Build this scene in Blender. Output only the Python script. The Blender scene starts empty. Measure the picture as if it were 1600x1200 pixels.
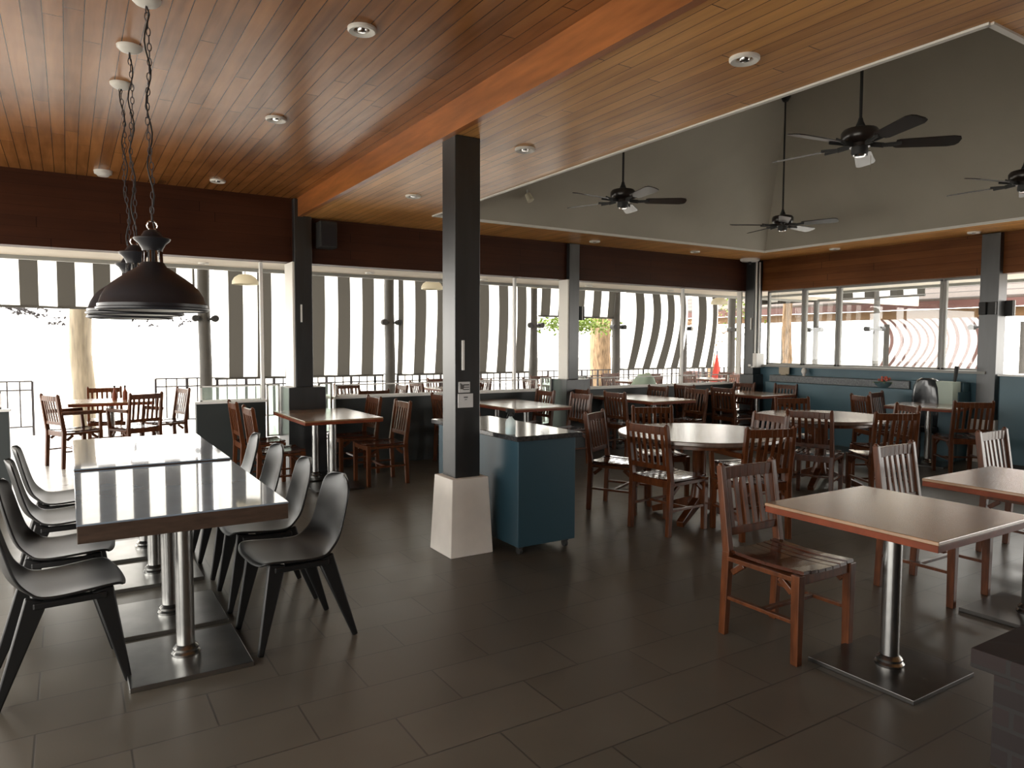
import bpy, bmesh, math, random
from mathutils import Vector, Matrix
from math import pi, sin, cos, radians as R_
random.seed(7)
S = bpy.context.scene
COL = S.collection

# ------------------------------------------------------------------ camera
cam_d = bpy.data.cameras.new('camera'); cam = bpy.data.objects.new('camera', cam_d); COL.objects.link(cam)
cam_d.sensor_width = 36.0; cam_d.lens = 36.0 * 1109.0 / 1600.0; cam_d.clip_end = 400
CR = Matrix(((0.848, 0.026, -0.53), (-0.53, 0.05, -0.846), (0.004, 0.998, 0.056)))   # world axes in camera coordinates
cx_ = Vector((CR[0][0], CR[1][0], CR[2][0])).normalized()
cy_ = Vector((CR[0][1], CR[1][1], CR[2][1])); cy_ = (cy_ - cy_.dot(cx_) * cx_).normalized(); cz_ = cx_.cross(cy_)
cam.matrix_world = Matrix(((cx_.x, cy_.x, cz_.x, 0), (cx_.y, cy_.y, cz_.y, 0), (cx_.z, cy_.z, cz_.z, 1.5), (0, 0, 0, 1)))
S.camera = cam

# ------------------------------------------------------------------ world, light, exposure
W = bpy.data.worlds.new('overcast'); S.world = W; W.use_nodes = True
wn = W.node_tree; bg = wn.nodes['Background']
bg.inputs['Color'].default_value = (1.0, 0.965, 0.905, 1); bg.inputs['Strength'].default_value = 8.0
vs = S.view_settings; vs.view_transform = 'Standard'; vs.look = 'None'; vs.exposure = 0.0; vs.gamma = 1.0; vs.use_curve_mapping = False
S.cycles.max_bounces = 9; S.cycles.diffuse_bounces = 5; S.cycles.glossy_bounces = 4; S.cycles.transparent_max_bounces = 12
S.cycles.use_denoising = True; S.cycles.sample_clamp_indirect = 8.0

def portal(name, loc, rot, sx, sy):
    d = bpy.data.lights.new(name, 'AREA'); d.shape = 'RECTANGLE'; d.size = sx; d.size_y = sy
    d.cycles.is_portal = True
    o = bpy.data.objects.new(name, d); COL.objects.link(o); o.location = loc; o.rotation_euler = rot
portal('window_portal_north', (3.8, 8.62, 1.25), (R_(-90), 0, 0), 12.6, 2.4)
portal('window_portal_east', (10.3, 4.0, 1.8), (0, R_(90), 0), 1.4, 8.4)
portal('window_portal_west', (-2.75, 3.2, 1.3), (0, R_(-90), 0), 2.4, 9.6)

# ------------------------------------------------------------------ materials
def new_mat(name):
    m = bpy.data.materials.new(name); m.use_nodes = True
    return m, m.node_tree.nodes, m.node_tree.links, m.node_tree.nodes['Principled BSDF']
def pm(name, col, rough=.5, metal=0., spec=.5, noise=0., nscale=8., coat=0., stretch=(1, 1, 1), bump=0., ior=None):
    m, n, l, p = new_mat(name)
    p.inputs['Base Color'].default_value = (*col, 1); p.inputs['Roughness'].default_value = rough
    p.inputs['Metallic'].default_value = metal; p.inputs['Specular IOR Level'].default_value = spec
    if ior: p.inputs['IOR'].default_value = ior
    if coat: p.inputs['Coat Weight'].default_value = coat; p.inputs['Coat Roughness'].default_value = .24 if coat == 1. else .08
    if noise or bump:
        tc = n.new('ShaderNodeTexCoord'); mp = n.new('ShaderNodeMapping'); mp.inputs['Scale'].default_value = stretch
        nz = n.new('ShaderNodeTexNoise'); nz.inputs['Scale'].default_value = nscale; nz.inputs['Detail'].default_value = 5
        l.new(tc.outputs['Object'], mp.inputs[0]); l.new(mp.outputs[0], nz.inputs['Vector'])
        if noise:
            rp = n.new('ShaderNodeValToRGB')
            rp.color_ramp.elements[0].color = (*[c * (1 - noise) for c in col], 1); rp.color_ramp.elements[0].position = .3
            rp.color_ramp.elements[1].color = (*[min(1, c * (1 + noise)) for c in col], 1); rp.color_ramp.elements[1].position = .7
            l.new(nz.outputs['Fac'], rp.inputs[0]); l.new(rp.outputs[0], p.inputs['Base Color'])
        if bump:
            b = n.new('ShaderNodeBump'); b.inputs['Strength'].default_value = bump; b.inputs['Distance'].default_value = .01
            l.new(nz.outputs['Fac'], b.inputs['Height']); l.new(b.outputs[0], p.inputs['Normal'])
    return m
def planks(name, c1, c2, width, axis='X', off=0., rough=.35, gap=.045, seg=2.4, spec=.5):
    """tongue-and-groove boards: width across `axis`, each board its own tone, knots and grain along it"""
    m, n, l, p = new_mat(name)
    tc = n.new('ShaderNodeTexCoord'); sp = n.new('ShaderNodeSeparateXYZ'); l.new(tc.outputs['Object'], sp.inputs[0])
    def mt(op, a, b=None):
        k = n.new('ShaderNodeMath'); k.operation = op
        if isinstance(a, (int, float)): k.inputs[0].default_value = a
        else: l.new(a, k.inputs[0])
        if b is not None:
            if isinstance(b, (int, float)): k.inputs[1].default_value = b
            else: l.new(b, k.inputs[1])
        return k.outputs[0]
    along = {'X': 'Y', 'Y': 'X', 'Z': 'X'}[axis]
    u = mt('DIVIDE', mt('ADD', sp.outputs[axis], -off), width)
    idx = mt('FLOOR', u); fr = mt('FRACT', u)
    wn1 = n.new('ShaderNodeTexWhiteNoise'); wn1.noise_dimensions = '1D'; l.new(idx, wn1.inputs['W'])
    v = mt('ADD', mt('DIVIDE', sp.outputs[along], seg), mt('MULTIPLY', wn1.outputs['Value'], 7.3))
    idy = mt('FLOOR', v); fy = mt('FRACT', v)
    wn2 = n.new('ShaderNodeTexWhiteNoise'); wn2.noise_dimensions = '2D'
    cb = n.new('ShaderNodeCombineXYZ'); l.new(idx, cb.inputs[0]); l.new(idy, cb.inputs[1]); l.new(cb.outputs[0], wn2.inputs['Vector'])
    mp = n.new('ShaderNodeMapping'); sc = [14., 14., 14.]; sc['XYZ'.index(along)] = 1.1; mp.inputs['Scale'].default_value = sc
    l.new(tc.outputs['Object'], mp.inputs[0])
    nz = n.new('ShaderNodeTexNoise'); nz.inputs['Scale'].default_value = 1.0; nz.inputs['Detail'].default_value = 6; nz.inputs['Distortion'].default_value = .6
    l.new(mp.outputs[0], nz.inputs['Vector'])
    big = n.new('ShaderNodeTexNoise'); big.inputs['Scale'].default_value = 1.3; big.inputs['Detail'].default_value = 3
    l.new(tc.outputs['Object'], big.inputs['Vector'])
    f = mt('ADD', mt('ADD', mt('MULTIPLY', wn2.outputs['Value'], .17), mt('MULTIPLY', nz.outputs['Fac'], .50)), mt('MULTIPLY', big.outputs['Fac'], .46))
    rp = n.new('ShaderNodeValToRGB'); rp.color_ramp.elements[0].position = .3; rp.color_ramp.elements[1].position = .78
    rp.color_ramp.elements[0].color = (*c1, 1); rp.color_ramp.elements[1].color = (*c2, 1); l.new(f, rp.inputs[0])
    g = mt('MAXIMUM', mt('LESS_THAN', fr, gap), mt('LESS_THAN', fy, .0022))
    mx = n.new('ShaderNodeMixRGB'); l.new(g, mx.inputs[0]); l.new(rp.outputs[0], mx.inputs[1])
    mx.inputs[2].default_value = (*[c * .18 for c in c1], 1); l.new(mx.outputs[0], p.inputs['Base Color'])
    p.inputs['Roughness'].default_value = rough; p.inputs['Specular IOR Level'].default_value = spec
    b = n.new('ShaderNodeBump'); b.inputs['Strength'].default_value = .25; b.inputs['Distance'].default_value = .004
    l.new(mt('SUBTRACT', 1.0, g), b.inputs['Height']); l.new(b.outputs[0], p.inputs['Normal'])
    return m
def tiles(name, col, mortar, bw, rh, offy, rough=.4, var=.12, msize=.004, wall=False):
    m, n, l, p = new_mat(name)
    tc = n.new('ShaderNodeTexCoord'); mp = n.new('ShaderNodeMapping'); mp.inputs['Location'].default_value = (-.16, -offy, 0)
    br = n.new('ShaderNodeTexBrick'); br.offset = .5; br.inputs['Scale'].default_value = 1
    br.inputs['Brick Width'].default_value = bw; br.inputs['Row Height'].default_value = rh; br.inputs['Mortar Size'].default_value = msize
    br.inputs['Color1'].default_value = (*[c * (1 - var) for c in col], 1); br.inputs['Color2'].default_value = (*[c * (1 + var) for c in col], 1)
    br.inputs['Mortar'].default_value = (*mortar, 1); br.inputs['Bias'].default_value = 0
    if wall:
        sp = n.new('ShaderNodeSeparateXYZ'); l.new(tc.outputs['Object'], sp.inputs[0]); ad = n.new('ShaderNodeMath'); l.new(sp.outputs[0], ad.inputs[0]); l.new(sp.outputs[1], ad.inputs[1])
        cb = n.new('ShaderNodeCombineXYZ'); l.new(ad.outputs[0], cb.inputs[0]); l.new(sp.outputs[2], cb.inputs[1]); l.new(cb.outputs[0], mp.inputs[0])
    else: l.new(tc.outputs['Object'], mp.inputs[0])
    l.new(mp.outputs[0], br.inputs['Vector'])
    nz = n.new('ShaderNodeTexNoise'); nz.inputs['Scale'].default_value = 3; nz.inputs['Detail'].default_value = 6; l.new(mp.outputs[0], nz.inputs['Vector'])
    mr = n.new('ShaderNodeMapRange'); mr.inputs['To Min'].default_value = .78; mr.inputs['To Max'].default_value = 1.22; l.new(nz.outputs['Fac'], mr.inputs[0])
    mx = n.new('ShaderNodeMixRGB'); mx.blend_type = 'MULTIPLY'; mx.inputs[0].default_value = 1; l.new(br.outputs['Color'], mx.inputs[1]); l.new(mr.outputs[0], mx.inputs[2])
    l.new(mx.outputs[0], p.inputs['Base Color'])
    r2 = n.new('ShaderNodeMapRange'); r2.inputs['To Min'].default_value = rough - .08; r2.inputs['To Max'].default_value = rough + .1
    l.new(nz.outputs['Fac'], r2.inputs[0]); l.new(r2.outputs[0], p.inputs['Roughness'])
    b = n.new('ShaderNodeBump'); b.inputs['Strength'].default_value = .3; b.inputs['Distance'].default_value = .003; b.invert = True
    l.new(br.outputs['Fac'], b.inputs['Height']); l.new(b.outputs[0], p.inputs['Normal'])
    return m
def fabric(name, light, dark, pitch, phase, axis='X', frac=.5):
    """striped translucent awning cloth"""
    m, n, l, p = new_mat(name)
    tc = n.new('ShaderNodeTexCoord'); sp = n.new('ShaderNodeSeparateXYZ'); l.new(tc.outputs['UV'], sp.inputs[0])
    a = n.new('ShaderNodeMath'); a.operation = 'ADD'; a.inputs[1].default_value = -phase; l.new(sp.outputs['X'], a.inputs[0])
    d = n.new('ShaderNodeMath'); d.operation = 'DIVIDE'; d.inputs[1].default_value = pitch; l.new(a.outputs[0], d.inputs[0])
    f = n.new('ShaderNodeMath'); f.operation = 'FRACT'; l.new(d.outputs[0], f.inputs[0])
    c = n.new('ShaderNodeMath'); c.operation = 'LESS_THAN'; c.inputs[1].default_value = frac; l.new(f.outputs[0], c.inputs[0])
    mx = n.new('ShaderNodeMixRGB'); l.new(c.outputs[0], mx.inputs[0]); mx.inputs[1].default_value = (*light, 1); mx.inputs[2].default_value = (*dark, 1)
    l.new(mx.outputs[0], p.inputs['Base Color']); p.inputs['Roughness'].default_value = .8
    tr = n.new('ShaderNodeBsdfTranslucent'); l.new(mx.outputs[0], tr.inputs['Color'])
    ms = n.new('ShaderNodeMixShader'); ms.inputs[0].default_value = .6; l.new(p.outputs[0], ms.inputs[1]); l.new(tr.outputs[0], ms.inputs[2])
    l.new(ms.outputs[0], n['Material Output'].inputs['Surface'])
    return m
def glass(name, tint=(1, 1, 1), milk=0., rough=0.):
    m, n, l, p = new_mat(name)
    gl = n.new('ShaderNodeBsdfGlossy'); gl.inputs['Roughness'].default_value = rough
    tr = n.new('ShaderNodeBsdfTransparent'); tr.inputs['Color'].default_value = (*tint, 1)
    lw = n.new('ShaderNodeLayerWeight'); lw.inputs['Blend'].default_value = .5
    pw = n.new('ShaderNodeMath'); pw.operation = 'POWER'; pw.inputs[1].default_value = 5; l.new(lw.outputs['Facing'], pw.inputs[0])
    fr = n.new('ShaderNodeMath'); fr.operation = 'MULTIPLY_ADD'; fr.inputs[1].default_value = .92; fr.inputs[2].default_value = .05; l.new(pw.outputs[0], fr.inputs[0])
    ms = n.new('ShaderNodeMixShader'); l.new(fr.outputs[0], ms.inputs[0]); l.new(tr.outputs[0], ms.inputs[1]); l.new(gl.outputs[0], ms.inputs[2])
    if milk:
        df = n.new('ShaderNodeBsdfTranslucent'); df.inputs['Color'].default_value = (*tint, 1); m2 = n.new('ShaderNodeMixShader'); m2.inputs[0].default_value = milk
        d2 = n.new('ShaderNodeBsdfDiffuse'); d2.inputs['Color'].default_value = (*tint, 1); m3 = n.new('ShaderNodeMixShader'); l.new(df.outputs[0], m3.inputs[1]); l.new(d2.outputs[0], m3.inputs[2])
        l.new(ms.outputs[0], m2.inputs[1]); l.new(m3.outputs[0], m2.inputs[2]); ms = m2
    l.new(ms.outputs[0], n['Material Output'].inputs['Surface'])
    return m
M = dict(
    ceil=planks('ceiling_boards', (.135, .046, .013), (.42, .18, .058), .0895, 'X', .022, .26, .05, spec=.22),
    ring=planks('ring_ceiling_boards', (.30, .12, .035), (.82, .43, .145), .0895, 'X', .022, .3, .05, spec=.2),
    beam=pm('beam_timber', (.34, .12, .035), .34, noise=.3, nscale=3, stretch=(6, .7, 6)),
    header=planks('header_boards_shaded', (.030, .010, .006), (.065, .022, .010), .1, 'Z', 0.0, .5, .015, spec=.15),  # shaded copy of the header boards, north side's shade put into the colour
    header_lit=planks('header_boards_lit', (.09, .03, .008), (.19, .07, .02), .1, 'Z', 0.0, .5, .02, spec=.15),  # lit copy of the header boards, light from the west put into the colour
    vault=pm('vault_plaster', (.40, .37, .31), .85, noise=.05, nscale=1.5),
    cream=pm('cream_soffit', (.74, .66, .55), .6, noise=.06, nscale=3),
    trim=pm('white_trim', (.75, .73, .68), .5),
    floor=tiles('floor_tiles', (.088, .078, .062), (.045, .04, .034), .61, .305, 2.895, .32, .08, .004),
    deck=tiles('deck_tiles', (.48, .465, .44), (.24, .23, .21), .61, .305, 2.895, .3),
    post=pm('post_grey_paint', (.022, .024, .025), .33, spec=.8, noise=.25, nscale=5, stretch=(3, 3, .5)),
    plaster=pm('column_base_plaster', (.78, .74, .68), .7, noise=.05, nscale=6, bump=.1),
    backlit_paint=pm('low_wall_backlit', (.03, .037, .037), .5),  # backlit darkness of the low walls put into the colour
    blue=pm('blue_paint', (.06, .13, .165), .42, noise=.08, nscale=3),
    cabinet=pm('teal_laminate', (.022, .055, .075), .3),
    granite=pm('black_granite', (.035, .036, .038), .12, noise=.5, nscale=60, coat=.3),
    granite2=pm('grey_granite', (.09, .10, .105), .3, noise=.5, nscale=40),
    gloss=pm('polished_table_top', (.20, .25, .31), .04, noise=.12, nscale=3, ior=1.55, coat=.2),
    gloss_edge=pm('table_edge_timber', (.055, .035, .025), .35, noise=.3, nscale=10, stretch=(1, 1, 5)),
    steel=pm('brushed_steel', (.42, .42, .41), .27, metal=1, noise=.08, nscale=30),
    steel_b=pm('dull_base_plate_steel', (.10, .095, .09), .34, metal=1, noise=.15, nscale=6),
    steel_d=pm('base_plate_steel', (.36, .36, .35), .3, metal=1, noise=.15, nscale=6),
    shell=pm('moulded_plastic', (.007, .0072, .0075), .40, spec=.48, bump=.02, nscale=200),
    wood=pm('stained_chair_wood', (.082, .025, .008), .28, spec=.32, noise=.4, nscale=6, stretch=(5, 5, 1), coat=.08),
    wood_seat=pm('varnished_seat_wood', (.05, .014, .006), .17, noise=.35, nscale=6, stretch=(6, 1, 1), coat=.5),
    top=pm('laminate_table_top', (.27, .155, .082), .22, spec=.6, noise=.14, nscale=4, stretch=(6, 1.2, 1), coat=1.),
    top_edge=pm('red_brown_edge', (.15, .033, .012), .4, spec=.2, noise=.3, nscale=9),
    dtop=pm('dark_round_top', (.12, .08, .06), .27, spec=.9, noise=.2, nscale=4, stretch=(6, 1, 1), coat=1.),
    black=pm('black_enamel', (.022, .022, .026), .34, spec=.35),
    fanwood=pm('fan_blade_wood', (.02, .014, .012), .3, coat=.2),
    matte=pm('matte_black', (.02, .02, .02), .6),
    white=pm('white_enamel', (.72, .71, .68), .4),
    lamp_in=pm('lamp_inner_white', (.6, .6, .58), .5),
    chrome=pm('chrome', (.75, .75, .75), .1, metal=1),
    lens=pm('frosted_bulb', (.55, .53, .5), .3),
    paper=pm('paper', (.6, .6, .6), .7), ink=pm('sign_ink', (.08, .08, .08), .7),
    frame=pm('window_frame_grey', (.30, .30, .28), .5),
    glass=glass('clear_glass', (.96, .97, .97)), frost=glass('guard_glass', (.80, .88, .84), rough=.02, milk=.16),
    alu=pm('white_channel', (.78, .78, .76), .4),
    iron=pm('dark_iron', (.05, .045, .05), .5),
    log=pm('bleached_log', (.30, .25, .18), .8, noise=.3, nscale=4, stretch=(4, 4, .5), bump=.5),
    bark=pm('tree_bark', (.30, .20, .12), .9, noise=.55, nscale=5, stretch=(5, 5, .8), bump=.8),
    leaf=pm('leaves', (.16, .24, .02), .6, noise=.4, nscale=4),
    sand=pm('pale_sand', (.50, .48, .44), .9, noise=.08, nscale=.6),
    dpost=pm('deck_post_paint', (.05, .046, .04), .6, noise=.2, nscale=3),
    cream_lamp=pm('cream_lamp_shell', (.66, .62, .48), .5),
    greencloth=pm('pale_green_cloth', (.42, .52, .42), .8, bump=.4, nscale=7),
    red=pm('red_canvas', (.65, .06, .04), .6), orange=pm('ochre_paint', (.16, .085, .03), .6),
    rust=pm('rust_fascia', (.085, .032, .026), .6), shingle=planks('roof_shingles', (.085, .064, .056), (.125, .10, .088), .16, 'Z', 0, .8, .12, .5),
    brick=tiles('dark_bricks', (.012, .006, .0055), (.014, .012, .011), .22, .075, 0, .8, .3, .008, True),
    soil=pm('dark_soil', (.018, .014, .012), .95, bump=1., nscale=30),
    leather=pm('black_leather', (.03, .035, .04), .2, coat=.4), pot=pm('blue_grey_pot', (.10, .16, .18), .4), flower=pm('red_flowers', (.55, .12, .08), .6),
    green_w=pm('mint_box', (.42, .50, .43), .5), bottle=glass('bottle_plastic', (.85, .92, .93), rough=.1, milk=.65), liquid=pm('clear_blue_liquid', (.6, .75, .78), .1),
    beige=pm('beige_card', (.42, .36, .27), .7),
)
M['stripe_a'] = fabric('stripe_cloth', (.86, .86, .84), (.036, .033, .028), .5, 0.0)
M['stripe_b'] = fabric('stripe_cloth_small', (.85, .80, .78), (.16, .09, .08), .225, 0.0, frac=.36)

# ------------------------------------------------------------------ mesh helpers
def box(bm, c, s, rot=None):
    r = bmesh.ops.create_cube(bm, size=1.0)['verts']
    m = Matrix.Translation(Vector(c)) @ (rot.to_4x4() if rot else Matrix()) @ Matrix.Diagonal((*s, 1))
    bmesh.ops.transform(bm, matrix=m, verts=r); return r
def bar(bm, a, b, w, d=None, w2=None, d2=None, up=(0, 1, 0)):
    """tapered rectangular bar from a to b"""
    a, b = Vector(a), Vector(b); d = d or w; w2 = w2 or w; d2 = d2 or d
    z = (b - a).normalized(); x = Vector(up).cross(z)
    if x.length < 1e-4: x = Vector((1, 0, 0)).cross(z)
    x.normalize(); y = z.cross(x)
    vs_ = []
    for p, ww, dd in ((a, w, d), (b, w2, d2)):
        for sx, sy in ((-1, -1), (1, -1), (1, 1), (-1, 1)): vs_.append(bm.verts.new(p + x * sx * ww / 2 + y * sy * dd / 2))
    for f in ((0, 1, 2, 3), (7, 6, 5, 4), (0, 4, 5, 1), (1, 5, 6, 2), (2, 6, 7, 3), (3, 7, 4, 0)): bm.faces.new([vs_[i] for i in f])
def tube(bm, pts, r, seg=10, r2=None, cap=True):
    pts = [Vector(p) for p in pts]; rings = []; n = len(pts); prev = None
    for i, p in enumerate(pts):
        t = (pts[min(i + 1, n - 1)] - pts[max(i - 1, 0)]).normalized()
        if prev is None:
            x = Vector((0, 0, 1)).cross(t)
            if x.length < 1e-3: x = Vector((1, 0, 0)).cross(t)
        else: x = prev - t * prev.dot(t)
        x.normalize(); prev = x; y = t.cross(x)
        rr = r if r2 is None else r + (r2 - r) * i / (n - 1)
        rings.append([bm.verts.new(p + (x * cos(2 * pi * k / seg) + y * sin(2 * pi * k / seg)) * rr) for k in range(seg)])
    for a, b in zip(rings, rings[1:]):
        for k in range(seg): bm.faces.new((a[k], a[(k + 1) % seg], b[(k + 1) % seg], b[k]))
    if cap: bm.faces.new(rings[0][::-1]); bm.faces.new(rings[-1])
def lathe(bm, prof, c=(0, 0, 0), seg=28, closed=False):
    c = Vector(c); rings = []
    for r, z in prof:
        if r < 1e-5: rings.append([bm.verts.new(c + Vector((0, 0, z)))])
        else: rings.append([bm.verts.new(c + Vector((r * cos(2 * pi * k / seg), r * sin(2 * pi * k / seg), z))) for k in range(seg)])
    pairs = list(zip(rings, rings[1:]))
    if closed: pairs.append((rings[-1], rings[0]))
    for a, b in pairs:
        for k in range(seg):
            q = (k + 1) % seg
            f = ([a[0]] if len(a) == 1 else [a[k], a[q]]) + ([b[0]] if len(b) == 1 else [b[q], b[k]])
            if len(set(f)) > 2: bm.faces.new(f)
def prism(bm, pts, z0, z1):
    a = [bm.verts.new((x, y, z0)) for x, y in pts]; b = [bm.verts.new((x, y, z1)) for x, y in pts]; n = len(pts)
    bm.faces.new(a[::-1]); bm.faces.new(b)
    for k in range(n): bm.faces.new((a[k], a[(k + 1) % n], b[(k + 1) % n], b[k]))
def obj(name, bm, mat, parent=None, bevel=0., smooth=False, loc=None):
    bmesh.ops.recalc_face_normals(bm, faces=bm.faces)
    me = bpy.data.meshes.new(name); bm.to_mesh(me); bm.free(); me.materials.append(mat)
    if smooth:
        for p in me.polygons: p.use_smooth = True
        me.set_sharp_from_angle(angle=R_(38))
    o = bpy.data.objects.new(name, me); COL.objects.link(o)
    if bevel:
        bv = o.modifiers.new('bevel', 'BEVEL'); bv.width = bevel; bv.segments = 2; bv.limit_method = 'ANGLE'
    if parent: o.parent = parent
    if loc: o.location = loc
    return o
def bx(name, c, s, mat, parent=None, bevel=0.):
    bm = bmesh.new(); box(bm, (0, 0, 0), s); return obj(name, bm, mat, parent, bevel, loc=c)
def bmn(): return bmesh.new()
def mk(fn):
    bm = bmesh.new(); fn(bm); return bm
def tag(o, label=None, cat=None, group=None, kind=None):
    if label: o['label'] = label
    if cat: o['category'] = cat
    if group: o['group'] = group
    if kind: o['kind'] = kind
    return o
def thing(name, label, cat, loc=(0, 0, 0), rz=0., group=None):
    o = bpy.data.objects.new(name, None); COL.objects.link(o); o.location = loc; o.rotation_euler = (0, 0, rz); o.empty_display_size = .1
    return tag(o, label, cat, group)
def struct(o): o['kind'] = 'structure'; return o
def copy_tree(o, parent=None):
    kids = [c for c in list(KIDS.get(o.name, []))] if o.name in KIDS else list(o.children)
    KIDS.setdefault(o.name, kids)
    c = o.copy(); COL.objects.link(c)
    if parent: c.parent = parent
    for k in kids: copy_tree(k, c)
    return c
KIDS = {}
def place(proto, first, loc, rz, label, group=None, name=None):
    o = proto if first else copy_tree(proto)
    o.location = loc; o.rotation_euler = (0, 0, rz); o['label'] = label
    if group: o['group'] = group
    return o

# ================================================================== THE ROOM
YA, XB, ZH = 8.25, 10.08, 2.42           # north and east window walls, header underside
ZL, ZR = 3.14, 2.94                      # upper (west) ceiling, ring ceiling
X0, Y0 = -2.6, -3.0
VX0, VX1, VY0, VY1, VK = 3.53, 9.2, 1.63, 7.34, 1.2
struct(bx('floor', ((X0 + XB + .1) / 2, (Y0 + 8.45) / 2, -.05), (XB + .1 - X0, 8.45 - Y0, .1), M['floor']))
# object-space textures want world coordinates: move meshes so that the origin is the world origin
def world_origin(o):
    o.data.transform(Matrix.Translation(o.location)); o.location = (0, 0, 0); return o
world_origin(bpy.data.objects['floor'])
dk = bmn(); box(dk, (4.5, 11.25, -.06), (24, 5.6, .12)); box(dk, (13.4, 2.7, -.06), (6.44, 11.49, .12))
struct(obj('floor', dk, M['deck']))
sg = bmn(); box(sg, (8, 8, -.62), (160, 160, .1)); gs = obj('sand_ground', sg, M['sand']); struct(gs)

cl = bmn(); box(cl, ((X0 + 2.25) / 2, (Y0 + YA) / 2, ZL + .03), (2.25 - X0, YA - Y0, .06)); struct(obj('ceiling', cl, M['ceil']))
rg = bmn()
for x0, x1, y0, y1 in ((2.25, VX0, Y0, YA), (VX0, XB, VY1, YA), (VX1, XB, Y0, VY1), (VX0, VX1, Y0, VY0)):
    box(rg, ((x0 + x1) / 2, (y0 + y1) / 2, ZR + .03), (x1 - x0, y1 - y0, .06))
struct(obj('ceiling', rg, M['ring']))
vt = bmn()
q = [vt.verts.new(p) for p in ((VX0, VY0, ZR), (VX1, VY0, ZR), (VX1, VY1, ZR), (VX0, VY1, ZR))]
h = (VX1 - VX0) / 2
ap = vt.verts.new(((VX0 + VX1) / 2, (VY0 + VY1) / 2, ZR + h * VK))
for k in range(4): vt.faces.new((q[k], q[(k + 1) % 4], ap))
vo = obj('ceiling', vt, M['vault']); sd = vo.modifiers.new('t', 'SOLIDIFY'); sd.thickness = .06; sd.offset = 1; struct(vo)
bb = bmn(); box(bb, (2.27, (Y0 + YA) / 2, (ZL + ZR) / 2 - .005), (.05, YA - Y0, ZL - ZR + .01)); struct(obj('trim_1', bb, M['beam']))
tr = bmn()
for a, b in (((VX0, VY0), (VX0, VY1)), ((VX0, VY1), (VX1, VY1)), ((VX1, VY1), (VX1, VY0)), ((VX1, VY0), (VX0, VY0))):
    bar(tr, (*a, ZR + .004), (*b, ZR + .004), .03, .03)
struct(obj('trim_2', tr, M['trim']))

# headers over the openings
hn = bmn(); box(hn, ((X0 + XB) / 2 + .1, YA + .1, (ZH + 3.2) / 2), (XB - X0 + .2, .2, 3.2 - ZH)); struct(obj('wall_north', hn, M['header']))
he = bmn(); box(he, (0, 0, 0), (YA - Y0, .2, 3.2 - ZH)); heo = obj('wall_east', he, M['header_lit'], loc=(XB + .1, (Y0 + YA) / 2, (ZH + 3.2) / 2)); heo.rotation_euler = (0, 0, pi / 2); struct(heo)
hw = bmn(); box(hw, (0, 0, 0), (YA - Y0, .2, 3.2 - ZH)); hwo = obj('wall_west', hw, M['header_lit'], loc=(X0 - .1, (Y0 + YA) / 2, (ZH + 3.2) / 2)); hwo.rotation_euler = (0, 0, pi / 2); struct(hwo)
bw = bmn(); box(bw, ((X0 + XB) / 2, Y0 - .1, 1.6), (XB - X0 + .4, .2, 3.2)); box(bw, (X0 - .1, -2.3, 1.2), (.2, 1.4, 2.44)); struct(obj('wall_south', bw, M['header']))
# painted outer soffits with a dark edge rail
so = bmn(); box(so, (5.0, (8.45 + 9.2) / 2, ZH + .04), (15.6, .75, .08)); box(so, (10.7, 3.0, ZH + .04), (.84, 10.9, .08)); struct(obj('wall_north_soffit', so, M['cream']))
bpy.data.objects['wall_north_soffit'].name = 'trim_3'
sr = bmn(); box(sr, (4.6, 9.22, ZH - .005), (16.4, .06, .07)); box(sr, (11.14, 3.4, ZH - .005), (.06, 11.6, .07)); struct(obj('trim_4', sr, M['frame']))
# B wall below the glass
be = bmn(); box(be, (XB + .1, 5.55, .57), (.16, 5.4, 1.14)); struct(obj('wall_east', be, M['blue']))
se = bmn(); box(se, (XB + .04, 6.25, 1.155), (.3, 3.5, .035)); struct(obj('trim_5', se, M['frame']))

# ------------------------------------------------------------------ posts
def post(x, y, zt, label, w=.2, base_h=.55, bw0=.34, bw1=.29, basemat='plaster', yoff=0.):
    t = thing('column', label, 'column', (x, y, 0), 0, 'painted square columns on tapered bases')
    bx('post', (0, 0, (base_h + zt) / 2), (w, w, zt - base_h), M['post'], t, .006)
    bm = bmn(); a = [bm.verts.new((sx * bw0 / 2, sy * bw0 / 2, 0)) for sx, sy in ((-1, -1), (1, -1), (1, 1), (-1, 1))]
    b = [bm.verts.new((sx * bw1 / 2, sy * bw1 / 2, base_h)) for sx, sy in ((-1, -1), (1, -1), (1, 1), (-1, 1))]
    bm.faces.new(a[::-1]); bm.faces.new(b)
    for k in range(4): bm.faces.new((a[k], a[(k + 1) % 4], b[(k + 1) % 4], b[k]))
    obj('base', bm, M[basemat], t, .006); return t
p0 = post(2.395, 4.52, ZR, 'grey square column on white tapered base beside the teal cabinet')
p1 = post(2.30, 8.27, 3.13, 'dark column on the window side behind the pair of dining tables, black speaker beside it', base_h=1.0, bw0=.44, bw1=.42, basemat='post')  # dark bases of the window columns: their shade is put into the colour
p2 = post(6.16, 8.27, 2.93, 'dark window column left of the bark-covered tree trunk, centre of the far wall', w=.18, base_h=1.0, bw0=.44, bw1=.42, basemat='post')
p3 = post(9.98, 8.17, 2.93, 'corner column where the two window walls meet, grey box on it', base_h=1.0, bw0=.3, bw1=.28, basemat='post')
p4 = post(10.1, 4.50, 2.93, 'grey column on white base at the right window wall', w=.22)
for k, y in enumerate((1.0, -1.8)): post(XB + .02, y, 2.93, ('grey east column standing outside the frame on the right', 'grey east column furthest behind the camera')[k])
for k, y in enumerate((4.4, .5)): post(X0 + .05, y, 3.13, ('grey west column beside the left opening', 'grey west column near the back wall')[k])

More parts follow.
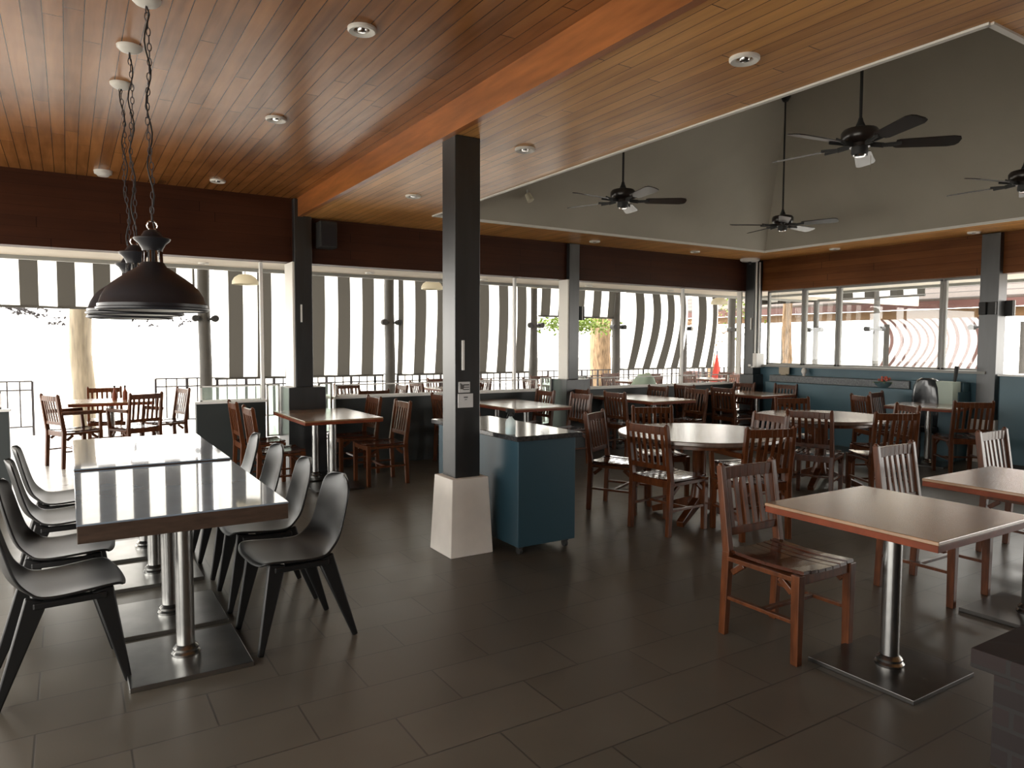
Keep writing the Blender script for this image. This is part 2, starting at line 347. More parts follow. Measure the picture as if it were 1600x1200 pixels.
# fittings on the near column
tag(bx('cable_strip', (2.352, 4.411, 1.42), (.018, .016, .21), M['alu'], bevel=.003), 'short white cable strip running down the dark face of the near column', 'cable cover')
sgn = thing('wall_sign', 'small notice with a symbol and text lines, upper one on the near column', 'sign', (2.362, 4.412, 1.195), 0)
bx('plate', (0, 0, 0), (.088, .008, .075), M['paper'], sgn)
ic = bmn(); box(ic, (-.026, -.006, .004), (.014, .004, .034)); box(ic, (-.012, -.006, .0), (.004, .004, .03)); box(ic, (-.032, -.006, .024), (.008, .004, .008)); obj('symbol', ic, M['ink'], sgn)
ic = bmn()
for k in range(3): box(ic, (.014, -.006, .016 - k * .016), (.044, .004, .006 if k else .009))
obj('text_lines', ic, M['ink'], sgn)
sg2 = thing('wall_sign', 'pale square notice under the smaller one on the near column', 'sign', (2.372, 4.412, 1.10), 0)
bx('plate', (0, 0, 0), (.118, .008, .098), M['paper'], sg2)
ic = bmn(); box(ic, (0, -.006, .024), (.03, .004, .008)); box(ic, (0, -.006, .008), (.018, .004, .004)); obj('text_lines', ic, M['ink'], sg2)

# ------------------------------------------------------------------ north low walls with glass guards
def low_wall(name, x0, x1, z=.83):
    bm = bmn(); box(bm, ((x0 + x1) / 2, 8.40, z / 2), (x1 - x0, .10, z)); o = struct(obj(name, bm, M['backlit_paint'])); o.name = name
    c = bmn(); box(c, ((x0 + x1) / 2, 8.40, z + .012), (x1 - x0 + .03, .14, .022)); struct(obj('trim', c, M['alu']))
def guard(x0, x1, z0, z1, label, group='low glass guards on the window wall'):
    gm = M['glass'] if x1 - x0 > 2 else M['frost']
    t = thing('glass_guard', label, 'glass panel', ((x0 + x1) / 2, 8.43, z0), 0, group); w = x1 - x0; h_ = z1 - z0
    bx('pane', (0, 0, h_ / 2), (w - .03, .008, h_ - .03), gm, t)
    f = bmn()
    for sx in (-1, 1): box(f, (sx * (w / 2 - .01), 0, h_ / 2), (.022, .026, h_))
    for zz in (.01, h_ - .006): box(f, (0, 0, zz), (w, .026, .014))
    obj('frame', f, M['alu'], t); return t
low_wall('wall_north', 1.17, 1.90); low_wall('wall_north', -2.5, -.50)
low_wall('wall_north', 2.72, 5.72); low_wall('wall_north', 6.60, 9.72)
guard(1.22, 1.88, .85, 1.02, 'low framed glass guard on the short wall right of the deck opening')
guard(-1.9, -.56, .85, 1.02, 'low framed glass guard on the wall left of the deck opening')
guard(1.93, 2.08, .42, 1.02, 'narrow white-framed glass panel left of the first window column', 'narrow glass panels beside columns')
guard(2.53, 2.70, .42, 1.02, 'narrow white-framed glass panel right of the first window column', 'narrow glass panels beside columns')
guard(5.76, 5.94, .05, 1.02, 'narrow white-framed glass panel left of the middle window column', 'narrow glass panels beside columns')
guard(6.40, 6.58, .05, 1.02, 'narrow white-framed glass panel right of the middle window column', 'narrow glass panels beside columns')
guard(2.74, 5.70, .85, 1.0, 'long low glass guard behind the dining tables left of the middle column')
guard(6.62, 9.70, .85, 1.0, 'long low glass guard between middle column and corner column')
def slim(x, label, z0=.85, z1=2.42):
    tag(bx('door_track_post', (x, 8.42, (z0 + z1) / 2), (.035, .05, z1 - z0), M['alu'], bevel=.004), label, 'frame post', 'slim white frame posts')
slim(1.885, 'slim white frame post left of the first window column'); 
slim(5.30, 'slim white frame post just right of the near column', .85); slim(8.55, 'slim pale frame post among the curved blinds at right', .85)
for x_, y_, lb in ((2.186, 8.34, 'cream jamb lining, also painting the lit left face of the first window column'), (6.056, 8.29, 'cream jamb lining, also painting the lit left face of the middle window column'), (9.83, 8.34, 'cream jamb lining on the left of the corner column')):
    struct(world_origin(bx('trim_9', (x_, y_, 1.71), (.022, {2: .34, 6: .22, 9: .1}[int(x_)], 1.42), M['trim'])))  # pale jamb boards also stand in for the lit left column faces
# east windows
for i, (ya, yb) in enumerate(((7.34, 8.04), (6.73, 7.32), (5.17, 6.71), (4.62, 5.15))):
    t = bpy.data.objects.new('window_%d' % (i + 1), None); COL.objects.link(t); t.location = (XB + .13, (ya + yb) / 2, 1.17); struct(t); w = yb - ya
    f = bmn()
    for s_ in (-1, 1): box(f, (0, s_ * (w / 2 - .015), .61), (.05, .035, 1.25))
    for zz in (.012, 1.232): box(f, (0, 0, zz), (.05, w, .03))
    obj('window_frame', f, M['frame'], t); bx('pane', (0, 0, .62), (.006, w - .04, 1.2), M['glass'], t)

# corner fittings
cp = thing('conduit', 'pair of grey conduits running down the corner column to a box', 'pipe', (9.93, 8.05, 1.35), 0)
for k, dx in enumerate((-.03, .05)):
    obj('pipe', mk(lambda bm: tube(bm, [(dx, 0, 0), (dx, 0, 1.55)], .016, 8)), M['alu'], cp)
jb = thing('junction_box', 'pale grey switch box on the corner column below the conduits', 'electrical box', (9.93, 8.0, 1.24), 0)
bx('box', (0, 0, 0), (.2, .08, .24), M['white'], jb, .008); obj('bracket', mk(lambda bm: (box(bm, (-.16, 0, -.11), (.14, .04, .02)), box(bm, (-.22, .0, -.09), (.02, .04, .05)))), M['white'], jb)
ds = thing('ceiling_speaker', 'flat white disc fixed to the ring ceiling above the corner column', 'speaker', (9.72, 8.05, ZR), 0)
obj('disc', mk(lambda bm: lathe(bm, [(0, -.05), (.13, -.048), (.155, -.03), (.16, 0), (0, 0)])), M['white'], ds, smooth=True)
obj('sensor', mk(lambda bm: lathe(bm, [(0, -.10), (.02, -.09), (.025, -.05), (0, -.05)])), M['matte'], ds, smooth=True)
for (x, y, z, s_, lb) in ((2.56, 8.14, 2.74, (.2, .18, .3), 'black wall speaker right of the first window column'), (2.37, 8.36, 1.83, (.02, .12, .22), None)):
    if lb:
        t = thing('wall_speaker', lb, 'speaker', (x, y, z)); bx('cabinet', (0, 0, 0), s_, M['matte'], t, .01); bx('grille', (0, -s_[1] / 2 - .004, -.01), (s_[0] - .03, .008, s_[2] - .05), M['black'], t)
def wallbox(x, y, z, label):
    t = thing('spot_light', label, 'spotlight', (x, y, z), 0, 'small box spotlights on the columns'); bx('housing', (0, 0, 0), (.09, .09, .2), M['matte'], t, .006); bx('strip', (0, -.05, 0), (.012, .01, .2), M['alu'], t)
wallbox(6.34, 8.27, 1.95, 'black box spotlight with pale strip on right side of the middle window column')
wallbox(10.2, 4.34, 1.98, 'black box spotlight on the right hand face of the grey east column')
tag(bx('light_strip', (2.27, 8.165, 1.84), (.018, .01, .2), M['alu']), 'slim white strip on the front of the first window column', 'light strip')
tag(bx('light_strip', (9.871, 8.12, 1.86), (.018, .02, .2), M['alu']), 'slim white strip on the left of the corner column', 'light strip')
t = thing('spot_light', 'pair of black box spotlights on the front of the grey east column', 'spotlight', (9.97, 4.5, 1.98), 0)
bx('housing', (0, .055, 0), (.05, .085, .16), M['matte'], t, .005); bx('housing', (0, -.055, 0), (.05, .085, .16), M['matte'], t, .005)

# ------------------------------------------------------------------ ceiling fittings
def downlight(x, y, z, label, r=.075):
    t = thing('downlight', label, 'ceiling light', (x, y, z), 0, 'round recessed ceiling lights')
    obj('trim_ring', mk(lambda bm: lathe(bm, [(r * .55, 0), (r * .58, -.012), (r * .9, -.02), (r, -.012), (r, 0)])), M['trim'], t, smooth=True)
    obj('bulb', mk(lambda bm: lathe(bm, [(0, -.018), (r * .3, -.016), (r * .4, -.004), (r * .4, 0), (0, 0)])), M['chrome'], t, smooth=True)
for x, y, lb in ((1.345, 3.64, 'round ceiling light nearest the camera in the upper board ceiling'), (1.335, 5.40, 'round ceiling light second from the camera in the upper board ceiling'),
                 (1.33, 7.75, 'faint round ceiling light close to the header of the upper board ceiling')): downlight(x, y, ZL, lb)
for x, y, lb in ((2.92, 2.48, 'round light in the lower ceiling right of the beam, nearest'), (2.90, 4.47, 'round light in the lower ceiling right of the grey column'),
                 (2.89, 6.45, 'round light in the lower ceiling left of the grey column'), (6.28, 7.88, 'small ceiling light over the middle window column'),
                 (8.25, 7.88, 'small ceiling light left of the ceiling corner'), (9.72, 6.50, 'small ceiling light right of the ceiling corner'),
                 (9.76, 4.6, 'small ceiling light above the grey east column')): downlight(x, y, ZR, lb)
for x, lb in ((1.35, 'tiny light under the cream soffit left of the first column'), (3.35, 'tiny light under the cream soffit right of the first column'), (5.05, 'tiny light under the cream soffit right of the near column'), (6.95, 'tiny light under the cream soffit right of the middle column'), (8.7, 'tiny light under the cream soffit near the corner')):
    downlight(x, 8.85, ZH, lb, .06)
sm = thing('smoke_detector', 'white smoke detector on the upper board ceiling near the header', 'smoke detector', (.33, 7.93, ZL))
obj('body', mk(lambda bm: lathe(bm, [(0, -.055), (.045, -.052), (.06, -.035), (.075, -.03), (.08, 0), (0, 0)])), M['white'], sm, smooth=True)

# ------------------------------------------------------------------ pendant lamps
def pendant(first, proto, cxx, cyy, dx, label):
    z0 = 1.655
    t = thing('pendant_lamp', label, 'pendant lamp', (cxx + dx, cyy, z0), 0, 'black industrial pendants over the long table')
    out = [(.243, 0), (.25, .004), (.25, .012), (.243, .016), (.243, .03), (.236, .036), (.225, .07), (.205, .105), (.182, .13), (.15, .155), (.115, .18), (.085, .20), (.062, .215), (.05, .235)]
    obj('lamp_shade', mk(lambda bm: lathe(bm, out + [(.045, .232)] + [(r - .006, z - .002) for r, z in reversed(out[:-1])], seg=48, closed=True)), M['black'], t, smooth=True)
    obj('shade_lining', mk(lambda bm: lathe(bm, [(.235, .004), (.236, .03), (.226, .045), (.2, .10), (.145, .15), (.06, .205), (.0, .21)], seg=48)), M['lamp_in'], t, smooth=True)
    obj('cage', mk(lambda bm: [bar(bm, (.043 * cos(a), .043 * sin(a), .228), (.04 * cos(a), .04 * sin(a), .295), .008) for a in [k * pi / 5 for k in range(10)]]), M['chrome'], t)
    obj('socket', mk(lambda bm: lathe(bm, [(0, .22), (.011, .22), (.011, .30), (0, .30)], seg=12)), M['matte'], t, smooth=True)
    obj('collar', mk(lambda bm: lathe(bm, [(0, .29), (.045, .29), (.047, .30), (.06, .325), (.08, .342), (.083, .35), (.078, .354), (.055, .345), (.05, .36), (.035, .385), (.012, .395), (0, .396)])), M['black'], t, smooth=True)
    obj('ring_hook', mk(lambda bm: tube(bm, [(.022 * sin(a), 0, .415 + .022 * cos(a)) for a in [k * 2 * pi / 12 for k in range(13)]], .004, 6, cap=False)), M['chrome'], t)
    top = Vector((-dx, 0, ZL - z0 - .03)); bot = Vector((0, 0, .435)); L = (top - bot).length; n = int(L / .034)
    ch = bmn()
    for k in range(n):
        p = bot.lerp(top, (k + .5) / n); p.x += .008 * sin(k * .35)
        lk = []
        for j in range(9):
            a = 2 * pi * j / 8; u = .009 * cos(a); v = .021 * sin(a)
            lk.append(p + (Vector((u, 0, v)) if k % 2 else Vector((0, u, v))))
        tube(ch, lk, .0024, 5, cap=False)
    obj('chain', ch, M['iron'], t)
    cb = [bot + Vector((.012, 0, -.04))] + [bot.lerp(top, k / 24) + Vector((.013 * sin(k * .9 + cyy * 3), .010 * cos(k * .7), 0)) for k in range(1, 24)] + [top]
    obj('cable', mk(lambda bm: tube(bm, cb, .0036, 6)), M['matte'], t, smooth=True)
    obj('canopy', mk(lambda bm: lathe(bm, [(0, -.035), (.02, -.035), (.05, -.026), (.064, -.012), (.066, 0), (0, 0)], c=(-dx, 0, ZL - z0))), M['trim'], t, smooth=True)
    return t
pendant(1, None, .362, 3.89, .0, 'black dome pendant nearest the camera over the glossy table')
pendant(1, None, .334, 4.55, .0, 'black dome pendant in the middle, half hidden behind the nearest one')
pendant(1, None, .331, 5.22, .02, 'black dome pendant farthest of the three, only its neck showing clearly')

# ------------------------------------------------------------------ ceiling fans
def make_fan():
    t = thing('ceiling_fan', '', 'ceiling fan', (0, 0, 0), 0, 'five-bladed ceiling fans under the vault')
    obj('motor_housing', mk(lambda bm: lathe(bm, [(0, .13), (.03, .13), (.05, .12), (.115, .105), (.13, .085), (.13, .04), (.115, .02), (.07, .005), (.07, -.02), (0, -.02)])), M['fanwood'], t, smooth=True)
    obj('coupling', mk(lambda bm: lathe(bm, [(0, .19), (.014, .19), (.02, .165), (.035, .13), (0, .13)], seg=16)), M['matte'], t, smooth=True)
    obj('switch_cap', mk(lambda bm: lathe(bm, [(.055, -.02), (.058, -.06), (.05, -.075), (.0, -.078)], seg=24)), M['matte'], t, smooth=True)
    obj('light_ring', mk(lambda bm: lathe(bm, [(0, -.088), (.038, -.086), (.044, -.076), (.0, -.07)], seg=24)), M['chrome'], t, smooth=True)
    for k in range(5):
        a = k * 2 * pi / 5; rt = Matrix.Rotation(a, 3, 'Z') @ Matrix.Rotation(R_(-13), 3, 'X')
        bm = bmn()
        pts = [(.235, -.045), (.26, -.058), (.60, -.072), (.645, -.058), (.66, -.03), (.66, .03), (.645, .058), (.60, .072), (.26, .058), (.235, .045)]
        prism(bm, pts, -.004, .004); bmesh.ops.transform(bm, matrix=Matrix.Translation((0, 0, -.005)) @ rt.to_4x4(), verts=bm.verts)
        b = obj('blade', bm, M['fanwood'], t)
        bm = bmn(); bar(bm, (.06, 0, .0), (.16, 0, -.012), .035, .01); bar(bm, (.15, -.012, -.012), (.27, -.032, -.010), .022, .008); bar(bm, (.15, .012, -.012), (.27, .032, -.004), .022, .008)
        bmesh.ops.transform(bm, matrix=Matrix.Rotation(a, 4, 'Z'), verts=bm.verts); obj('blade_arm', bm, M['matte'], t)
    return t
def vault_z(x, y): return ZR + VK * min(x - VX0, VX1 - x, y - VY0, VY1 - y)
for i, (x, y, zb, rot, lb) in enumerate(((4.93, 3.12, 2.96, 28, 'large dark ceiling fan nearest the camera under the vault'), (4.95, 5.75, 3.0, 40, 'dark ceiling fan on the left beside the board ceiling edge'),
                                     (7.75, 5.92, 3.03, 4, 'dark ceiling fan on the longest rod near the vault corner'), (7.46, 3.10, 2.99, 20, 'dark ceiling fan cut off by the right picture edge'))):
    f = make_fan() if i == 0 else copy_tree(fan0)
    if i == 0:
        fan0 = f; KIDS[f.name] = list(f.children)
    f.location = (x, y, zb); f.rotation_euler = (0, 0, R_(rot)); f['label'] = lb
    hz = vault_z(x, y) - zb
    obj('down_rod', mk(lambda bm: tube(bm, [(0, 0, .18), (0, 0, hz)], .011, 8)), M['matte'], f)
    obj('canopy', mk(lambda bm: lathe(bm, [(0, hz - .08), (.03, hz - .08), (.06, hz - .03), (.065, hz + .02), (0, hz + .02)], seg=20)), M['matte'], f, smooth=True)
tag(obj('pull_chain', mk(lambda bm: tube(bm, [(4.99, 3.07, 2.88), (4.992, 3.07, 2.76)], .002, 5)), M['chrome']), 'thin pull chain hanging below the nearest ceiling fan', 'pull chain')
vl = thing('vault_spotlight', 'small cream spotlight high on the vault between two fans', 'spotlight', (4.6, 7.05, vault_z(4.6, 7.05) - .04))
obj('head', mk(lambda bm: tube(bm, [(0, -.02, .0), (.02, -.06, -.08)], .035, 12, .042)), M['cream_lamp'], vl, smooth=True)
obj('bracket', mk(lambda bm: tube(bm, [(0, 0, .06), (0, -.02, .0)], .012, 8)), M['white'], vl)

# ------------------------------------------------------------------ tables
def pedestal(t, x, y, zt, r=.038, plate=(.5, .5), pt=.022, steel='steel', pl='steel_d'):
    if steel == 'steel' and plate[0] <= .5: pl = 'steel_b'
    b = obj('base_plate', mk(lambda bm: box(bm, (x, y, pt / 2), (*plate, pt))), M[pl], t, .003)
    p = obj('pedestal', mk(lambda bm: tube(bm, [(x, y, pt), (x, y, zt)], r, 24)), M[steel], t, smooth=True)
    obj('collar', mk(lambda bm: lathe(bm, [(r, .0), (r * 1.55, .0), (r * 1.6, .012), (r * 1.35, .022), (r * 1.4, .034), (r * 1.15, .045), (r, .05)], c=(x, y, pt), seg=24)), M[steel], p, smooth=True)
for i, (y0, y1, ps, lb) in enumerate(((3.385, 4.79, (3.63, 4.24), 'nearest glossy table with a dark thick edge, reflecting striped blinds'), (4.815, 6.28, (5.05, 5.71), 'second glossy table, pushed end to end behind the nearest glossy table'))):
    t = thing('long_table', lb, 'table', (.44, (y0 + y1) / 2, 0), 0, 'polished tables set end to end'); w = .86; l_ = y1 - y0
    bx('tabletop', (0.0, 0, .746), (w, l_, .008), M['gloss'], t, .002)
    e = bmn(); 
    for sy in (-1, 1): box(e, (0, sy * (l_ / 2 - .012), .705), (w - .004, .02, .073))
    for sx in (-1, 1): box(e, (sx * (w / 2 - .012), 0, .705), (.02, l_ - .05, .073))
    obj('edge_band', e, M['gloss_edge'], t, .002)
    bx('underside_board', (0, 0, .723), (w - .05, l_ - .05, .036), M['matte'], t)
    for py in ps: pedestal(t, 0.0, py - (y0 + y1) / 2, .706, .041, (.51, .53))
    if i: t.scale = (1, 1, 1.016)
def square_table(x0, y0, label, w=.80, d=.80, rz=0., plate=.5, group='square brown tables', edge='top_edge', z=.75):
    t = thing('dining_table', label, 'table', (x0 + w / 2, y0 + d / 2, 0), rz, group)
    bx('tabletop', (0, 0, z - .008), (w, d, .016), M['top'], t, .003)
    bx('edge_band', (0, 0, z - .030), (w - .004, d - .004, .028), M[edge], t, .002)
    pedestal(t, 0, 0, z - .044, .04, (plate, plate)); return t
square_table(2.80, 1.40, 'square brown table nearest the camera at right, chair tucked on its far side')
square_table(4.09, 1.35, 'square brown table at the right picture edge behind the nearest one')
square_table(5.38, 1.35, 'square brown table outside the right picture edge')
for i, (x, nm) in enumerate(((1.91, 'by the first window column'), (4.37, 'behind the spray bottle cabinet'), (6.5, 'between middle column and round tables'), (8.65, 'in the window corner'))):
    square_table(x, 6.80 if i == 0 else 6.9, 'front one of two joined brown tables ' + nm, group='pairs of brown tables at the window wall')
    square_table(x, 7.605 if i == 0 else 7.705, 'rear one of two joined brown tables ' + nm, group='pairs of brown tables at the window wall', d=.43 if i == 0 else .60)
square_table(8.80, 4.38, 'brown table near the blue counter with three chairs around it', rz=R_(12))
def round_table(x, y, r, label):
    t = thing('round_table', label, 'table', (x, y, 0), 0, 'round dark tables')
    obj('tabletop', mk(lambda bm: lathe(bm, [(0, .75), (r - .006, .75), (r, .744), (r, .722), (r - .01, .712), (0, .712)], seg=72)), M['dtop'], t, smooth=True)
    obj('apron_ring', mk(lambda bm: lathe(bm, [(r - .14, .712), (r - .14, .67), (r - .17, .67), (r - .17, .712)], seg=60)), M['wood'], t, smooth=True)
    obj('pedestal', mk(lambda bm: lathe(bm, [(.09, .71), (.09, .66), (.06, .6), (.055, .3), (.07, .2), (.09, .14), (0, .14)], seg=32)), M['wood'], t, smooth=True)
    for k in range(4):
        a = k * pi / 2 + .4
        obj('foot', mk(lambda bm: bar(bm, (.05 * cos(a), .05 * sin(a), .15), (.42 * cos(a), .42 * sin(a), .03), .06, .09, .06, .05, up=(0, 0, 1))), M['wood'], t, .005)
round_table(4.60, 4.30, .70, 'nearer round dark table, pale window glare on its top')
round_table(6.82, 4.66, .66, 'farther round dark table, bright glare on its top, nearer the blue counter')

# ------------------------------------------------------------------ slatted wooden chair (front faces +Y, origin under the seat centre)
def make_chair(arms=False):
    t = thing('armchair' if arms else 'dining_chair', '', 'chair', (0, 0, 0), 0)
    w = M['wood']; hw_ = .2
    for s in (-1, 1):
        bm = bmn(); bar(bm, (s * hw_, .2, 0), (s * hw_, .2, .43), .036, .04, .046, .046); obj('leg', bm, w, t, .004)
        bm = bmn()
        bar(bm, (s * hw_, -.235, 0), (s * hw_, -.215, .44), .036, .04, .04, .046); bar(bm, (s * hw_, -.215, .435), (s * hw_, -.275, .875), .036, .046, .03, .036)
        bmesh.ops.create_icosphere(bm, subdivisions=1, radius=.017, matrix=Matrix.Translation((s * hw_, -.276, .875)))
        obj('back_post', bm, w, t, .004)
        bm = bmn(); bar(bm, (s * (hw_ - .004), -.20, .408), (s * (hw_ - .004), .185, .408), .024, .058)
        for yy, sg_ in ((-.185, 1), (.17, -1)): bar(bm, (s * (hw_ - .004), yy, .335), (s * (hw_ - .004), yy + sg_ * .07, .39), .022, .03)
        obj('side_apron', bm, w, t, .003)
        bm = bmn(); bar(bm, (s * hw_, -.23, .20), (s * hw_, .2, .20), .018, .026); obj('stretcher', bm, w, t, .002)
    for y_ in (.2, -.215):
        bm = bmn(); bar(bm, (-hw_, y_, .408), (hw_, y_, .408), .058, .024, up=(0, 0, 1)) if False else box(bm, (0, y_, .408), (2 * hw_ - .03, .024, .058)); obj('front_apron' if y_ > 0 else 'rear_apron', bm, w, t, .003)
    bm = bmn(); box(bm, (0, 0.0, .20), (2 * hw_, .026, .018)); obj('cross_stretcher', bm, w, t, .002)
    st = bmn(); n = 7
    for k in range(n):                                   # saddle seat of narrow boards running front to back
        x = -.197 + (k + .5) * .394 / n; dz = -.014 * (1 - (x / .2) ** 2)
        for j in range(6):
            ya, yb = -.225 + j * .45 / 6, -.225 + (j + 1) * .45 / 6
            za = .447 + dz - .010 * sin(pi * (ya + .225) / .45); zb_ = .447 + dz - .010 * sin(pi * (yb + .225) / .45)
            bar(st, (x, ya, za), (x, yb, zb_), .051, .016)
    obj('seat', st, M['wood_seat'], t)
    def by(z): return -.215 - .06 * (z - .435) / .44
    bm = bmn(); m_ = 8
    for j in range(m_):
        xa, xb = -.185 + j * .37 / m_, -.185 + (j + 1) * .37 / m_
        ca, cb_ = .012 * (1 - (xa / .19) ** 2), .012 * (1 - (xb / .19) ** 2)
        bar(bm, (xa, by(.835) - ca, .832), (xb, by(.835) - cb_, .832), .022, .062, up=(0, 0, -1)) if False else box(bm, ((xa + xb) / 2, by(.832) - (ca + cb_) / 2, .832), (.37 / m_ + .001, .022, .064))
    obj('top_rail', bm, w, t, .003)
    bm = bmn(); box(bm, (0, by(.535), .535), (.37, .02, .04)); obj('bottom_rail', bm, w, t, .003)
    for k in range(6):
        x = -.15 + k * .06; c_ = .011 * (1 - (x / .19) ** 2)
        bm = bmn(); bar(bm, (x, by(.55), .55), (x, by(.805) - c_, .805), .027, .011); obj('back_slat', bm, w, t)
    if arms:
        for s in (-1, 1):
            bm = bmn(); bar(bm, (s * .225, -.25, .66), (s * .235, .21, .655), .045, .02); bar(bm, (s * .21, .2, .42), (s * .232, .19, .65), .034, .034); obj('armrest', bm, w, t, .003)
    return t
CH = make_chair(); KIDS[CH.name] = list(CH.children); CHN = [0]
AR = None
def chair(cx, cy, face, label, group, z=0., s=1.):
    """cx, cy = middle of the back; face = heading the sitter looks at in degrees (0 = +X)"""
    a = R_(face); px, py = cx + .25 * cos(a), cy + .25 * sin(a)
    o = CH if CHN[0] == 0 else copy_tree(CH)
    CHN[0] += 1
    o.location = (px, py, z); o.rotation_euler = (0, 0, a - pi / 2); o['label'] = label; o['group'] = group
    if s != 1.: o.scale = (s, s, s)
    return o
G1 = 'slatted chairs at the square brown tables'; G2 = 'slatted chairs around the round tables'; G3 = 'slatted chairs along the window tables'
chair(3.06, 2.50, -90, 'slatted wooden chair nearest the camera, tucked under the nearest brown table', G1)
chair(4.46, 2.50, -90, 'slatted wooden chair behind the nearest brown table, facing the camera', G1)
chair(5.82, 2.54, -90, 'slatted wooden chair at the right edge beside the white column base', G1)
chair(3.90, 4.18, 5, 'slatted wooden chair at the nearer round table, left front, seen from behind', G2)
chair(4.15, 5.15, -62, 'slatted wooden chair right behind the teal cabinet corner', G2)
chair(5.02, 5.33, -115, 'slatted wooden chair on the far side of the nearer round table', G2)
chair(5.40, 4.22, 172, 'slatted wooden chair with lit front at the right of the nearer round table', G2)
chair(6.03, 4.24, 22, 'slatted wooden chair seen from behind, left of the farther round table', G2)
chair(6.58, 3.72, 60, 'slatted wooden chair seen from behind in front of the farther round table', G2)
chair(7.34, 5.40, -118, 'slatted wooden chair on the far side of the farther round table', G2)
chair(7.52, 4.15, 150, 'slatted wooden chair with bright white highlights right of the farther round table', G2)
chair(8.66, 4.02, 50, 'slatted wooden chair seen from behind in front of the grey east column', G1)
chair(8.50, 5.25, -30, 'slatted wooden chair seen edge-on before the blue counter', G1)
chair(9.25, 5.48, -80, 'slatted wooden chair against the blue counter, behind its table', G1)
for k, (x0, nm) in enumerate(((1.50, 'first'), (3.94, 'second'), (6.14, 'third'), (8.2, 'fourth'))):
    where = ('by the first window column', 'behind the spray bottle cabinet', 'right of the middle window column', 'in the window corner')[k]
    chair(x0, 7.22, 0, 'slatted chair on the left front of the tables ' + where, G3)
    chair(x0, 7.98, 0, 'slatted chair on the left rear of the tables ' + where, G3)
for k, x0 in enumerate((3.08, 5.54, 7.62, 9.72)):
    where = ('by the first window column', 'behind the spray bottle cabinet', 'right of the middle window column', 'in the window corner')[k]
    chair(x0, 7.22 if k != 3 else 7.30, 180, 'slatted chair on the right front of the tables ' + where, G3)
    chair(x0 - (.05 if k != 3 else .2), 7.95, 180, 'slatted chair on the right rear of the tables ' + where, G3)
ARM = make_chair(True); KIDS[ARM.name] = list(ARM.children)
for (x_, y_, f_, lb) in ((-.18, 10.05, 25, 'slatted deck armchair at the left of the table by the opening'), (.80, 9.88, 115, 'slatted deck armchair nearest the camera at the table by the opening, seen from behind')):
    o = copy_tree(ARM); o.location = (x_ + .25 * cos(R_(f_)), y_ + .25 * sin(R_(f_)), 0); o.rotation_euler = (0, 0, R_(f_ - 90)); o['label'] = lb; o['group'] = 'slatted chairs around the deck table by the opening'
ARM.location = (4.60 - .02, 3.50 + .25, 0); ARM.rotation_euler = (0, 0, R_(-18 + 0)); ARM['label'] = 'wooden armchair seen from behind in front of the nearer round table'; ARM['group'] = G2

# ------------------------------------------------------------------ black moulded chair (front faces +Y)
def make_shell_chair():
    t = thing('moulded_chair', '', 'chair', (0, 0, 0), 0)
    prof = [(.235, .432, .200), (.225, .447, .222), (.18, .450, .232), (.08, .440, .232), (-.02, .432, .228), (-.10, .436, .222), (-.16, .455, .212), (-.20, .495, .202), (-.222, .56, .196), (-.24, .64, .193), (-.255, .70, .188), (-.266, .745, .178), (-.274, .775, .158), (-.28, .797, .115), (-.283, .806, .05)]
    bm = bmn(); rows = []; nv = 12
    for i, (y, z, w) in enumerate(prof):
        row = []; u = i / (len(prof) - 1)
        for j in range(nv + 1):
            v = -1 + 2 * j / nv; e = abs(v) ** 3
            if i <= 5: row.append(bm.verts.new((v * w, y - (.02 * e if i < 2 else 0), z + .012 * e * (1 - abs(i - 3) / 6) - .006)))
            else: row.append(bm.verts.new((v * w, y + .030 * v * v, z + (.012 * e if i < 9 else 0))))
        rows.append(row)
    for a, b in zip(rows, rows[1:]):
        for j in range(nv): bm.faces.new((a[j], a[j + 1], b[j + 1], b[j]))
    o = obj('seat_shell', bm, M['shell'], t, smooth=True)
    sb = o.modifiers.new('sub', 'SUBSURF'); sb.levels = 1; sb.render_levels = 2
    sd_ = o.modifiers.new('thick', 'SOLIDIFY'); sd_.thickness = .010; sd_.offset = 0
    for sx in (-1, 1):
        for ytop, ybot in ((.135, .225), (-.105, -.255)):
            bm = bmn(); bar(bm, (sx * .185, ytop, .43), (sx * .205, ybot, 0), .085, .032, .028, .022, up=(1, 0, 0)); obj('leg', bm, M['shell'], t, .007, True)
        bm = bmn(); bar(bm, (sx * .185, .15, .405), (sx * .185, -.12, .405), .028, .05); obj('side_rail', bm, M['shell'], t, .006)
    bm = bmn(); box(bm, (0, .13, .405), (.37, .04, .04)); box(bm, (0, -.1, .405), (.37, .04, .04)); obj('cross_rail', bm, M['shell'], t, .005)
    return t
SC = make_shell_chair(); KIDS[SC.name] = list(SC.children); k_ = 0
row = ('nearest the camera', 'second from the camera', 'third from the camera', 'farthest from the camera')
for i, y in enumerate((3.66, 4.30, 4.96, 5.66)):
    o = SC if i == 0 else copy_tree(SC); o.location = (.955, y, 0); o.rotation_euler = (0, 0, R_(90 + (3, -2, 2, -3)[i])); o['label'] = 'black moulded chair right of the glossy tables, ' + row[i]; o['group'] = 'black moulded chairs at the glossy tables'
for i, y in enumerate((3.70, 4.33, 5.10, 5.72)):
    o = copy_tree(SC); o.location = (-.05, y, 0); o.rotation_euler = (0, 0, R_(-90 + (5, -3, 2, 0)[i])); o['label'] = 'black moulded chair left of the glossy tables, ' + row[i]; o['group'] = 'black moulded chairs at the glossy tables'

